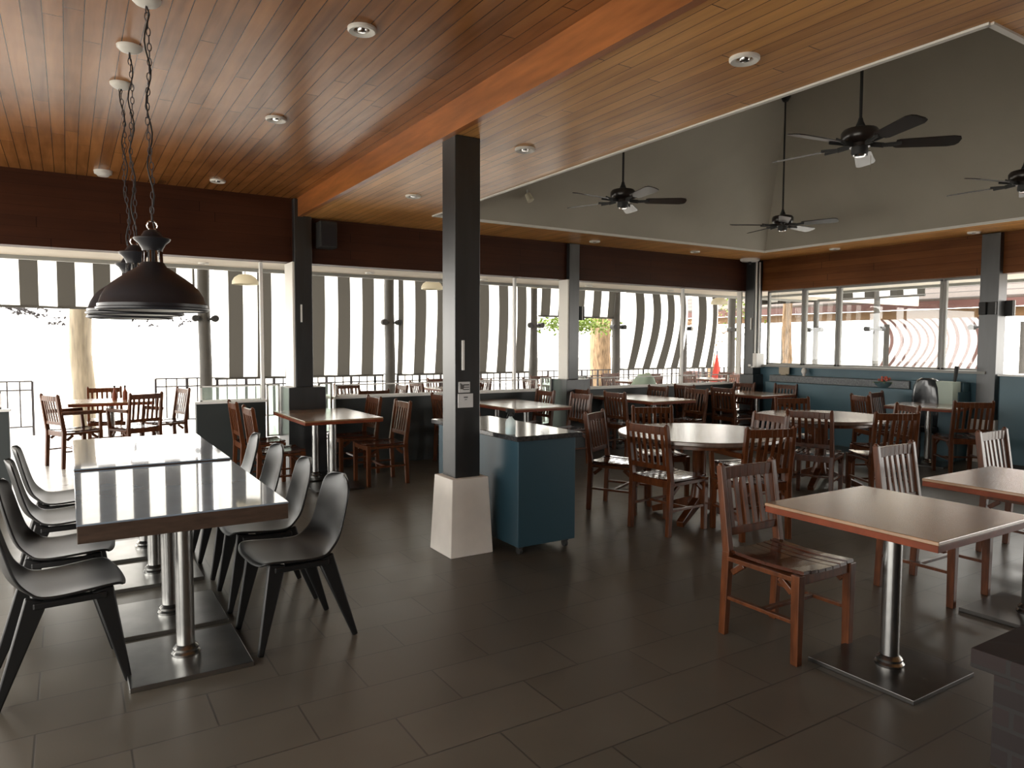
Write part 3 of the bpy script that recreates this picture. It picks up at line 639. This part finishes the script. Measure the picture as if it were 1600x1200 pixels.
# ------------------------------------------------------------------ teal cabinet with spray bottle
cb = thing('service_cabinet', 'teal cabinet on casters with black granite top beside the grey column', 'cabinet', (2.90, 4.78, 0))
bx('body', (0, 0, .445), (.50, 1.26, .76), M['cabinet'], cb, .006)
bx('countertop', (-.01, 0, .843), (.57, 1.36, .036), M['granite'], cb, .005)
for sx in (-1, 1):
    for sy in (-1, 1):
        o = bpy.data.objects.new('caster', None)
        c = obj('caster', mk(lambda bm: (tube(bm, [(sx * .2 - .012, sy * .57, .027), (sx * .2 + .012, sy * .57, .027)], .027, 16), box(bm, (sx * .2, sy * .57, .056), (.04, .04, .022)))), M['matte'], cb)
sb = thing('spray_bottle', 'clear spray bottle with a black trigger standing on the teal cabinet', 'bottle', (2.60 + .04, 4.24, .861))
obj('bottle', mk(lambda bm: lathe(bm, [(0, .002), (.032, .002), (.036, .008), (.036, .085), (.032, .10), (.016, .118), (.014, .13), (0, .13)], seg=24)), M['bottle'], sb, smooth=True)
obj('liquid', mk(lambda bm: lathe(bm, [(0, .006), (.031, .006), (.033, .012), (.033, .055), (0, .055)], seg=24)), M['liquid'], sb, smooth=True)
hd = obj('trigger_head', mk(lambda bm: (box(bm, (0, 0, .14), (.026, .026, .024)), bar(bm, (.022, 0, .168), (-.035, 0, .172), .026, .022), bar(bm, (-.012, 0, .158), (-.028, 0, .118), .012, .008), box(bm, (0, 0, .155), (.022, .02, .02)), bar(bm, (.02, 0, .17), (.03, 0, .14), .016, .02))), M['matte'], sb, .002)

# ------------------------------------------------------------------ blue counter and things in front of the east windows
ct = thing('back_counter', 'long blue counter with a grey stone upstand under the east windows', 'counter', (9.9, 6.2, 0))
bx('body', (0, 0, .45), (.3, 3.0, .9), M['blue'], ct, .005); bx('stone_upstand', (.02, .33, .955), (.2, 2.3, .11), M['granite2'], ct, .008); bx('panel', (.04, -1.15, .96), (.16, .7, .12), M['blue'], ct, .005)
tc_ = thing('tall_counter', 'tall blue counter right of the grey east column', 'counter', (9.70, 3.35, 0)); bx('body', (0, 0, .57), (.5, 1.5, 1.14), M['blue'], tc_, .006); bx('countertop', (0, 0, 1.15), (.54, 1.54, .022), M['alu'], tc_, .003); bx('kickboard', (-.245, 0, .05), (.02, 1.46, .1), M['matte'], tc_)
tag(bx('white_box', (9.72, 4.83, .86), (.2, .24, .35), M['green_w'], bevel=.006), 'pale mint box beside the grey east column', 'box')
bx('box_stand', (9.72, 4.83, .342), (.2, .24, .684), M['blue'], bpy.data.objects['white_box']).location = (0, 0, -.519)
lc = thing('tub_chair', 'rounded shiny black leather chair standing behind the table by the blue counter', 'chair', (9.62, 5.05, 0), R_(-90))
bm = bmn(); rows = []
for i, z in enumerate((.40, .6, .8, .95, 1.04, 1.075)):
    w = (.20, .215, .21, .19, .15, .08)[i]; rows.append([bm.verts.new((w * sin(a), -.10 * cos(a) + .06, z)) for a in [(-80 + 160 * j / 12) * pi / 180 for j in range(13)]])
for a, b in zip(rows, rows[1:]):
    for j in range(12): bm.faces.new((a[j], a[j + 1], b[j + 1], b[j]))
o = obj('backrest', bm, M['leather'], lc, smooth=True); sd_ = o.modifiers.new('t', 'SOLIDIFY'); sd_.thickness = .04
bx('seat', (0, .1, .40), (.36, .3, .1), M['leather'], lc, .03)
for sx in (-1, 1):
    for sy in (0, 1): obj('leg', mk(lambda bm: bar(bm, (sx * .14, sy * .2, .36), (sx * .15, sy * .22, 0), .03, .03, .02, .02)), M['matte'], lc)
pl = thing('flower_bowl', 'blue-grey bowl with small red flowers on the blue counter', 'plant', (9.86, 5.75, .901 + .0))
obj('bowl', mk(lambda bm: lathe(bm, [(0, 0), (.07, 0), (.12, .04), (.14, .085), (.13, .085), (.11, .045), (0, .02)], seg=24)), M['pot'], pl, smooth=True)
bm = bmn()
for k in range(16): bmesh.ops.create_icosphere(bm, subdivisions=1, radius=.018, matrix=Matrix.Translation((random.uniform(-.07, .07), random.uniform(-.07, .07), .10 + random.uniform(0, .05))))
obj('flowers', bm, M['flower'], pl, smooth=True)
bm = bmn()
for k in range(22): a = random.uniform(0, 6.28); tube(bm, [(0, 0, .03), (.07 * cos(a), .07 * sin(a), .09), (.15 * cos(a), .15 * sin(a), .07)], .004, 5)
obj('leaves', bm, M['leaf'], pl)
t = thing('menu_card', 'beige card propped on the window sill near the corner column', 'card', (10.02, 7.55, 1.0)); bx('card', (0, 0, .10), (.012, .2, .15), M['beige'], t, .003)
bx('card_foot', (.0, 0, .013), (.05, .1, .025), M['beige'], t)
t = thing('ornament', 'small white round ornament on the window sill', 'ornament', (10.0, 7.16, 1.01)); obj('globe', mk(lambda bm: lathe(bm, [(0, .02), (.03, .03), (.045, .065), (.04, .10), (.02, .13), (0, .135)], seg=20)), M['trim'], t, smooth=True); obj('foot', mk(lambda bm: lathe(bm, [(0, 0), (.03, 0), (.02, .025), (0, .03)], seg=16)), M['white'], t)
t = thing('pepper_mill', 'dark slim mill on the blue counter end beside the mint box', 'mill', (9.72, 4.74, 1.036)); obj('body', mk(lambda bm: tube(bm, [(0, 0, 0), (.0, -.02, .20)], .018, 10, .026)), M['matte'], t, smooth=True)

# ------------------------------------------------------------------ brick planter, bottom right
bp = thing('brick_planter', 'dark brick planter with a stepped coping in the bottom right corner', 'planter', (3.12, .72, 0))
wl = bmn(); box(wl, (0, 0, .19), (.70, .92, .38)); obj('brickwork', wl, M['brick'], bp)
cp_ = bmn(); box(cp_, (0, 0, .40), (.88, 1.0, .07)); obj('coping', cp_, M['brick'], bp, .006)
obj('soil', mk(lambda bm: lathe(bm, [(0, .50), (.12, .485), (.25, .455), (.3, .434), (0, .434)], seg=24)), M['soil'], bp)

# ================================================================== OUTSIDE
def railing(x0, x1, y, label, h_=.87):
    t = thing('deck_railing', label, 'railing', ((x0 + x1) / 2, y, 0), 0, 'dark iron railing panels at the deck edge'); L = x1 - x0
    f = bmn()
    for z in (h_, h_ - .14, .14): box(f, (0, 0, z), (L, .03, .022))
    obj('rails', f, M['iron'], t)
    f = bmn()
    for s in (-1, 1): box(f, (s * L / 2, 0, h_ / 2), (.035, .035, h_))
    obj('end_posts', f, M['iron'], t)
    f = bmn(); n = max(2, int(L / .165))
    for k in range(1, n): box(f, (-L / 2 + k * L / n, 0, h_ / 2 + .07), (.02 if k % 3 else .05, .018, h_ - .14))
    obj('balusters', f, M['iron'], t)
DY = 13.75
railing(-5.0, -.5, DY, 'iron railing left of the gap onto the beach'); railing(1.28, 5.3, DY, 'iron railing right of the beach gap, behind the glass guard')
railing(5.3, 9.1, DY, 'iron railing either side of the near grey column'); railing(9.1, 12.6, DY, 'iron railing in front of the bark-covered tree trunk'); railing(12.6, 16.3, DY, 'iron railing below the strongly curved blinds')

def stripes(x0, x1, y, z0, z1, phase, bulge, label, mat='stripe_a', group='striped roller blinds at the deck edge', rz=0., rail=True, sag=.0):
    t = thing('striped_blind', label, 'blind', ((x0 + x1) / 2, y, z1) if not rz else (y, (x0 + x1) / 2, z1), rz, group)
    L = x1 - x0; H = z1 - z0; bm = bmn(); uv = bm.loops.layers.uv.new('UVMap'); nx, nz = 24, 16; g = []
    for i in range(nx + 1):
        c = []
        for j in range(nz + 1):
            u = i / nx; v = j / nz
            d = bulge * sin(pi * v ** .85) * (.65 + .35 * sin(pi * u)) + .02 * sin(u * 19) * v
            c.append(bm.verts.new(((u - .5) * L, -d, -v * H)))
        g.append(c)
    for i in range(nx):
        for j in range(nz):
            f = bm.faces.new((g[i][j], g[i + 1][j], g[i + 1][j + 1], g[i][j + 1]))
            for lp, (a, b) in zip(f.loops, ((i, j), (i + 1, j), (i + 1, j + 1), (i, j + 1))): lp[uv].uv = (a / nx * L - phase, b / nz)
    me_o = obj('fabric', bm, M[mat], t, smooth=True)
    obj('roller_tube', mk(lambda bm: tube(bm, [(-L / 2, 0, .03), (L / 2, 0, .03)], .035, 10)), M['dpost'], t)
    if rail: obj('bottom_rail', mk(lambda bm: tube(bm, [(-L / 2, 0, -H), (L / 2, 0, -H)], .022, 8)), M['dpost'], t)
    return t
# phase = distance from the left edge of the cloth to the start of a dark stripe
stripes(-1.6, 1.92, 13.6, 2.06, 3.46, -.02 + .5, .03, 'short striped blind rolled halfway above the deck opening, left')
stripes(2.22, 5.42, 13.6, .86, 3.46, .24, .10, 'long straight striped blind behind the cream lamp, left of the near column')
stripes(5.72, 8.95, 13.6, .86, 3.46, .36, .14, 'long striped blind either side of the near grey column')
stripes(9.22, 11.45, 13.6, 2.15, 3.46, .05, .08, 'short striped blind with buckle straps above the yellow-green leaves')
stripes(11.68, 13.75, 13.6, .88, 3.46, .24, .40, 'wind-curved striped blind, left one of the two strongly bowed ones')
stripes(14.0, 14.98, 13.6, .88, 3.46, .20, .26, 'wind-curved striped blind, right one near the corner column')
for i, (x, lb) in enumerate(((2.07, 'left of the long straight blind'), (5.57, 'left of the near grey column'), (9.08, 'left of the middle window column'), (11.56, 'left of the bowed blinds'), (13.87, 'between the bowed blinds'), (15.75, 'seen at the corner column'), (-1.75, 'at the far left outside the frame'))):
    t = thing('deck_post', 'dark deck post with a spotlight bracket ' + lb, 'post', (x, 13.62, 0), 0, 'dark deck posts')
    obj('post', mk(lambda bm: tube(bm, [(0, 0, 0), (.01, 0, 1.1), (-.01, 0, 2.2), (0, 0, 3.5)], .105, 14)), M['dpost'], t, smooth=True)
    obj('spotlight', mk(lambda bm: (tube(bm, [(-.18, -.08, 1.92), (.18, -.08, 1.92)], .02, 8), tube(bm, [(.16, -.16, 1.93), (.16, -.02, 1.93)], .06, 12), tube(bm, [(-.16, -.16, 1.93), (-.16, -.02, 1.93)], .06, 12))), M['matte'], t)
bt = bmn(); box(bt, (6, 13.62, 3.56), (26, .12, .12)); struct(obj('deck_beam', bt, M['dpost']))
bpy.data.objects['deck_beam'].name = 'trim_6'

rfd = bmn(); box(rfd, (6, 11.55, 3.66), (26, 4.7, .08)); struct(obj('ceiling', rfd, M['cream']))
wf = bmn(); box(wf, (5, 9.2, 2.98), (24, .08, 1.1)); struct(obj('wall_north', wf, M['cream']))
def domelamp(x, y, z, label):
    t = thing('half_dome_lamp', label, 'outdoor lamp', (x, y, z), 0, 'cream half-dome lamps over the deck')
    obj('shell', mk(lambda bm: lathe(bm, [(.185, 0), (.18, .05), (.15, .10), (.09, .14), (0, .155), (0, .145), (.085, .13), (.14, .092), (.17, .045), (.175, 0)], seg=32)), M['cream_lamp'], t, smooth=True)
    obj('stem', mk(lambda bm: tube(bm, [(0, 0, .15), (0, 0, 3.55 - z)], .008, 6)), M['dpost'], t)
    obj('bulb', mk(lambda bm: lathe(bm, [(0, .01), (.04, .03), (.03, .08), (0, .09)], seg=12)), M['lens'], t, smooth=True)
for x, z, lb in ((2.24, 2.36, 'cream half-dome lamp in front of the blinds left of the first column'), (5.27, 2.42, 'cream half-dome lamp partly hidden by the near column'), (7.5, 2.55, 'cream half-dome lamp at the top left of the middle column'), (12.3, 2.4, 'cream half-dome lamp beside the corner column')): domelamp(x, 11.0, z, lb)
lb_ = bmn(); box(lb_, (6, 11.0, 3.58), (26, .05, .05)); struct(obj('trim_7', lb_, M['dpost']))

# trees and leaves
def trunk(x, y, r, h_, mat, label, name='tree_trunk', seed=1):
    rnd = random.Random(seed); pts = []
    for k in range(10):
        z = -.6 + (h_ + .6) * k / 9; pts.append((x + rnd.uniform(-.035, .035), y + rnd.uniform(-.03, .03), z))
    o = obj(name, mk(lambda bm: tube(bm, pts, r, 18, r * .85)), M[mat], smooth=True); return tag(o, label, 'tree')
trunk(.22, 14.6, .185, 5.2, 'log', 'pale bleached tree trunk standing behind the deck table', seed=3)
trunk(12.85, 15.8, .31, 6.0, 'bark', 'brown bark-covered tree trunk right of the middle window column', seed=5)
trunk(17.6, 13.2, .14, 4.5, 'bark', 'slim trunk near the corner column behind the bowed blind', seed=9)
def leafcloud(x, y, z, sx, sy, sz, n, label, seed, leaf=.10, mat='leaf'):
    rnd = random.Random(seed); bm = bmn()
    for k in range(n):
        p = Vector((rnd.gauss(0, sx / 2), rnd.gauss(0, sy / 2), rnd.gauss(0, sz / 2))); d = Vector((rnd.uniform(-1, 1), rnd.uniform(-1, 1), rnd.uniform(-.8, .4))).normalized() * leaf
        s_ = d.cross(Vector((rnd.uniform(-1, 1), rnd.uniform(-1, 1), 1))).normalized() * leaf * .35
        v = [bm.verts.new(p + q_) for q_ in (Vector((0, 0, 0)), d * .5 + s_, d, d * .5 - s_)]; bm.faces.new(v)
    o = obj('foliage', bm, M[mat], loc=(x, y, z)); return tag(o, label, 'foliage')
leafcloud(11.0, 14.8, 2.03, 1.7, .6, .24, 1500, 'bright yellow-green leaves either side of the middle window column', 2)
leafcloud(17.4, 14.8, 2.7, .8, .6, .9, 260, 'yellow-green leaves by the corner column', 4)
def twigs(x, y, z, label, seed, n=7):
    rnd = random.Random(seed); bm = bmn()
    for k in range(n):
        p = Vector((rnd.uniform(-.3, .3), 0, rnd.uniform(-.05, .1))); pts = [p]
        for j in range(5): p = p + Vector((rnd.uniform(.05, .22), rnd.uniform(-.05, .05), rnd.uniform(-.11, .0))); pts.append(p)
        tube(bm, pts, .012, 5, .003)
        for j in range(10):
            q_ = pts[rnd.randint(1, 5)]; d = Vector((rnd.uniform(-1, 1), rnd.uniform(-1, 1), rnd.uniform(-1, .3))).normalized() * .09; s_ = d.cross(Vector((0, 1, .3))).normalized() * .02
            bm.faces.new([bm.verts.new(q_ + w_) for w_ in (Vector((0, 0, 0)), d * .5 + s_, d, d * .5 - s_)])
    o = obj('hanging_branch', bm, M['iron'], loc=(x, y, z)); return tag(o, label, 'branch')
twigs(-.75, 15.2, 2.1, 'thin drooping twigs under the rolled blind at far left', 5); twigs(1.0, 15.2, 2.15, 'thin drooping twigs under the pendant lamps', 8)
tag(obj('hanging_branch', mk(lambda bm: tube(bm, [(.28, 14.7, 5.0), (.6, 15.0, 3.6), (1.0, 15.2, 2.14)], .03, 6, .01)), M['bark']), 'bare bough coming down behind the pendant lamps', 'branch')
tag(obj('hanging_branch', mk(lambda bm: tube(bm, [(.18, 14.7, 5.0), (-.3, 15.0, 3.4), (-.75, 15.2, 2.2)], .03, 6, .01)), M['bark']), 'bare bough coming down behind the rolled blind', 'branch')

# deck furniture
G4 = 'slatted chairs around the deck table by the opening'; G5 = 'slatted chairs out on the deck beyond the glass'
square_table(-.02, 10.15, 'brown table out on the bright deck with two bottles on it', w=.95, group='deck tables')
chair(.42, 11.42, -90, 'slatted deck chair on the far side of the table by the opening', G4)
chair(1.32, 10.75, 195, 'slatted deck chair at the right of the table by the opening', G4)
for k, (x, lb) in enumerate(((.50, 'dark sauce bottle, left one of the pair on the deck table'), (.62, 'dark sauce bottle, right one of the pair on the deck table'))):
    t = thing('sauce_bottle', lb, 'bottle', (x, 10.55, .751), 0, 'bottles on the deck table')
    obj('bottle', mk(lambda bm: lathe(bm, [(0, 0), (.028, 0), (.03, .01), (.03, .08 + .02 * k), (.012, .12 + .015 * k), (.011, .165), (0, .165)], seg=14)), M['top_edge'], t, smooth=True)
    obj('cap', mk(lambda bm: lathe(bm, [(0, .165), (.014, .165), (.014, .19), (0, .19)], seg=12)), M['matte'], t)
deck_sets = [(3.55, 9.9, 'left of the near column, front set'), (5.6, 10.9, 'hidden partly by the near column'), (7.9, 11.0, 'left of the middle window column'), (10.0, 11.3, 'right of the middle window column'), (12.2, 11.2, 'below the bowed blinds')]
for k, (x, y, lb) in enumerate(deck_sets):
    square_table(x - .4, y - .4, 'deck table ' + lb, group='deck tables')
    for j, (dx, dy, fa, w_) in enumerate(((-.72, -.15, 0, 'left chair'), (.72, .12, 180, 'right chair'), (.1, .74, -90, 'far chair'), (-.05, -.76, 90, 'near chair'))):
        chair(x + dx, y + dy, fa + (k * 13 + j * 7) % 17 - 8, 'slatted deck chair, %s of the set %s' % (w_, lb), G5)
# low lounge under a pale green cover
gc = bmn(); n = 14; rows = []
for i in range(n + 1):
    rw = []
    for j in range(n + 1):
        u, v = i / n, j / n; x = (u - .5) * 1.0; y = (v - .5) * .6
        z = (.42 + .40 * math.exp(-((u - .78) / .22) ** 2)) * (max(0, 1 - (2 * abs(v - .5)) ** 6)) * (1 if u < .97 and u > .03 else .0) + .02 + .015 * sin(u * 23 + v * 9)
        rw.append(gc.verts.new((x * (1.05 if z < .1 else 1), y * (1.1 if z < .1 else 1), max(z, 0.0))))
    rows.append(rw)
for a, b in zip(rows, rows[1:]):
    for j in range(n): gc.faces.new((a[j], a[j + 1], b[j + 1], b[j]))
o = obj('furniture_cover', gc, M['greencloth'], smooth=True, loc=(8.45, 9.5, 0)); o.scale = (1, 1, 1.18); sd_ = o.modifiers.new('t', 'SOLIDIFY'); sd_.thickness = .01
tag(o, 'pale green cloth cover draped over deck furniture behind the window tables', 'cover')
t = thing('folded_parasol', 'small folded red parasol near the corner column', 'parasol', (13.6, 12.2, 0))
obj('canopy', mk(lambda bm: lathe(bm, [(.14, .55), (.12, .7), (.06, 1.0), (.02, 1.25), (0, 1.3)], seg=10)), M['red'], t, smooth=True); obj('pole', mk(lambda bm: tube(bm, [(0, 0, 0), (0, 0, 1.36)], .015, 8)), M['iron'], t); obj('foot', mk(lambda bm: lathe(bm, [(0, 0), (.2, 0), (.2, .05), (0, .06)], seg=20)), M['iron'], t)

# pavilion seen through the east windows
PX = 20.0
pv = thing('pavilion', 'open pavilion with shingled roof and ochre lintel seen through the east windows', 'building', (PX, 9, -.3))
rf = bmn(); ya, yb = -10, 11
a = [rf.verts.new(p) for p in ((-.5, ya, 2.95), (-.5, yb, 2.95), (6.5, yb, 6.4), (6.5, ya, 6.4))]; rf.faces.new(a)
ro = obj('roof', rf, M['shingle'], pv); s_ = ro.modifiers.new('t', 'SOLIDIFY'); s_.thickness = .1; s_.offset = -1
bx('fascia', (-.5, .5, 2.88), (.08, 21, .2), M['rust'], pv); bx('lintel', (-.1, .5, 2.66), (.12, 20.6, .24), M['orange'], pv)
for k, yy in enumerate((-4.3, -.85, 2.6, 6.05, 9.5)): obj('post', mk(lambda bm: tube(bm, [(-.1, yy, .0), (-.1, yy, 2.4)], .075, 14)), M['dpost'], pv, smooth=True)
obj('parapet', mk(lambda bm: box(bm, (0, .5, .50), (.1, 20, .62))), M['rust'], pv)
struct(bx('floor', (PX + 2.9, 9, -.36), (7, 21, .12), M['deck']))
def pav_blind(y0, y1, label, bulge=.5):
    # runs along Y, cloth bows towards the window
    o = stripes(y0, y1, PX - .12, .86, 2.25, .05, bulge, label, 'stripe_b', 'striped blinds on the pavilion', rz=-pi / 2); return o
pav_blind(10.1, 11.85, 'strongly bowed narrow-striped blind on the pavilion, left one', -.85); pav_blind(8.95, 9.96, 'bowed narrow-striped blind on the pavilion, right one beside the grey column', -.6)
# short rolled blind and slim posts of the east deck
stripes(7.0, 10.75, 13.2, 2.42, 2.95, .1, .02, 'short rolled striped blind high outside the east windows', group=None, rz=-pi / 2)
for y, lb in ((9.2, 'slim deck post outside the east windows, left one'), (7.9, 'slim deck post outside the east windows, middle one'), (6.02, 'slim deck post outside the east windows, right one')):
    t = thing('deck_post', lb, 'post', (13.2, y, 0), 0, 'slim posts of the east deck')
    obj('post', mk(lambda bm: tube(bm, [(0, 0, 0), (0, 0, 2.96)], .055, 12)), M['dpost'], t, smooth=True)
    obj('spotlight', mk(lambda bm: (tube(bm, [(-.06, -.17, 1.82), (-.06, .17, 1.82)], .02, 8), tube(bm, [(-.12, -.14, 1.82), (.0, -.14, 1.82)], .05, 10), tube(bm, [(-.12, .14, 1.82), (.0, .14, 1.82)], .05, 10))), M['matte'], t)
eb = bmn(); box(eb, (13.2, 8.4, 3.0), (.1, 5.4, .1)); struct(obj('trim_8', eb, M['dpost']))
trunk(16.7, 15.2, .10, 4.6, 'bark', 'slim trunk under the pale leafy branch by the corner column', seed=21)
leafcloud(16.6, 15.2, 2.2, .8, .8, .9, 200, 'pale leafy branch by the corner of the east window', 12, .12, 'bark')
for o_ in list(bpy.data.objects):
    if o_.parent is None and o_.get('label') is None and o_.get('kind') is None and o_.type == 'MESH': print('UNTAGGED', o_.name)
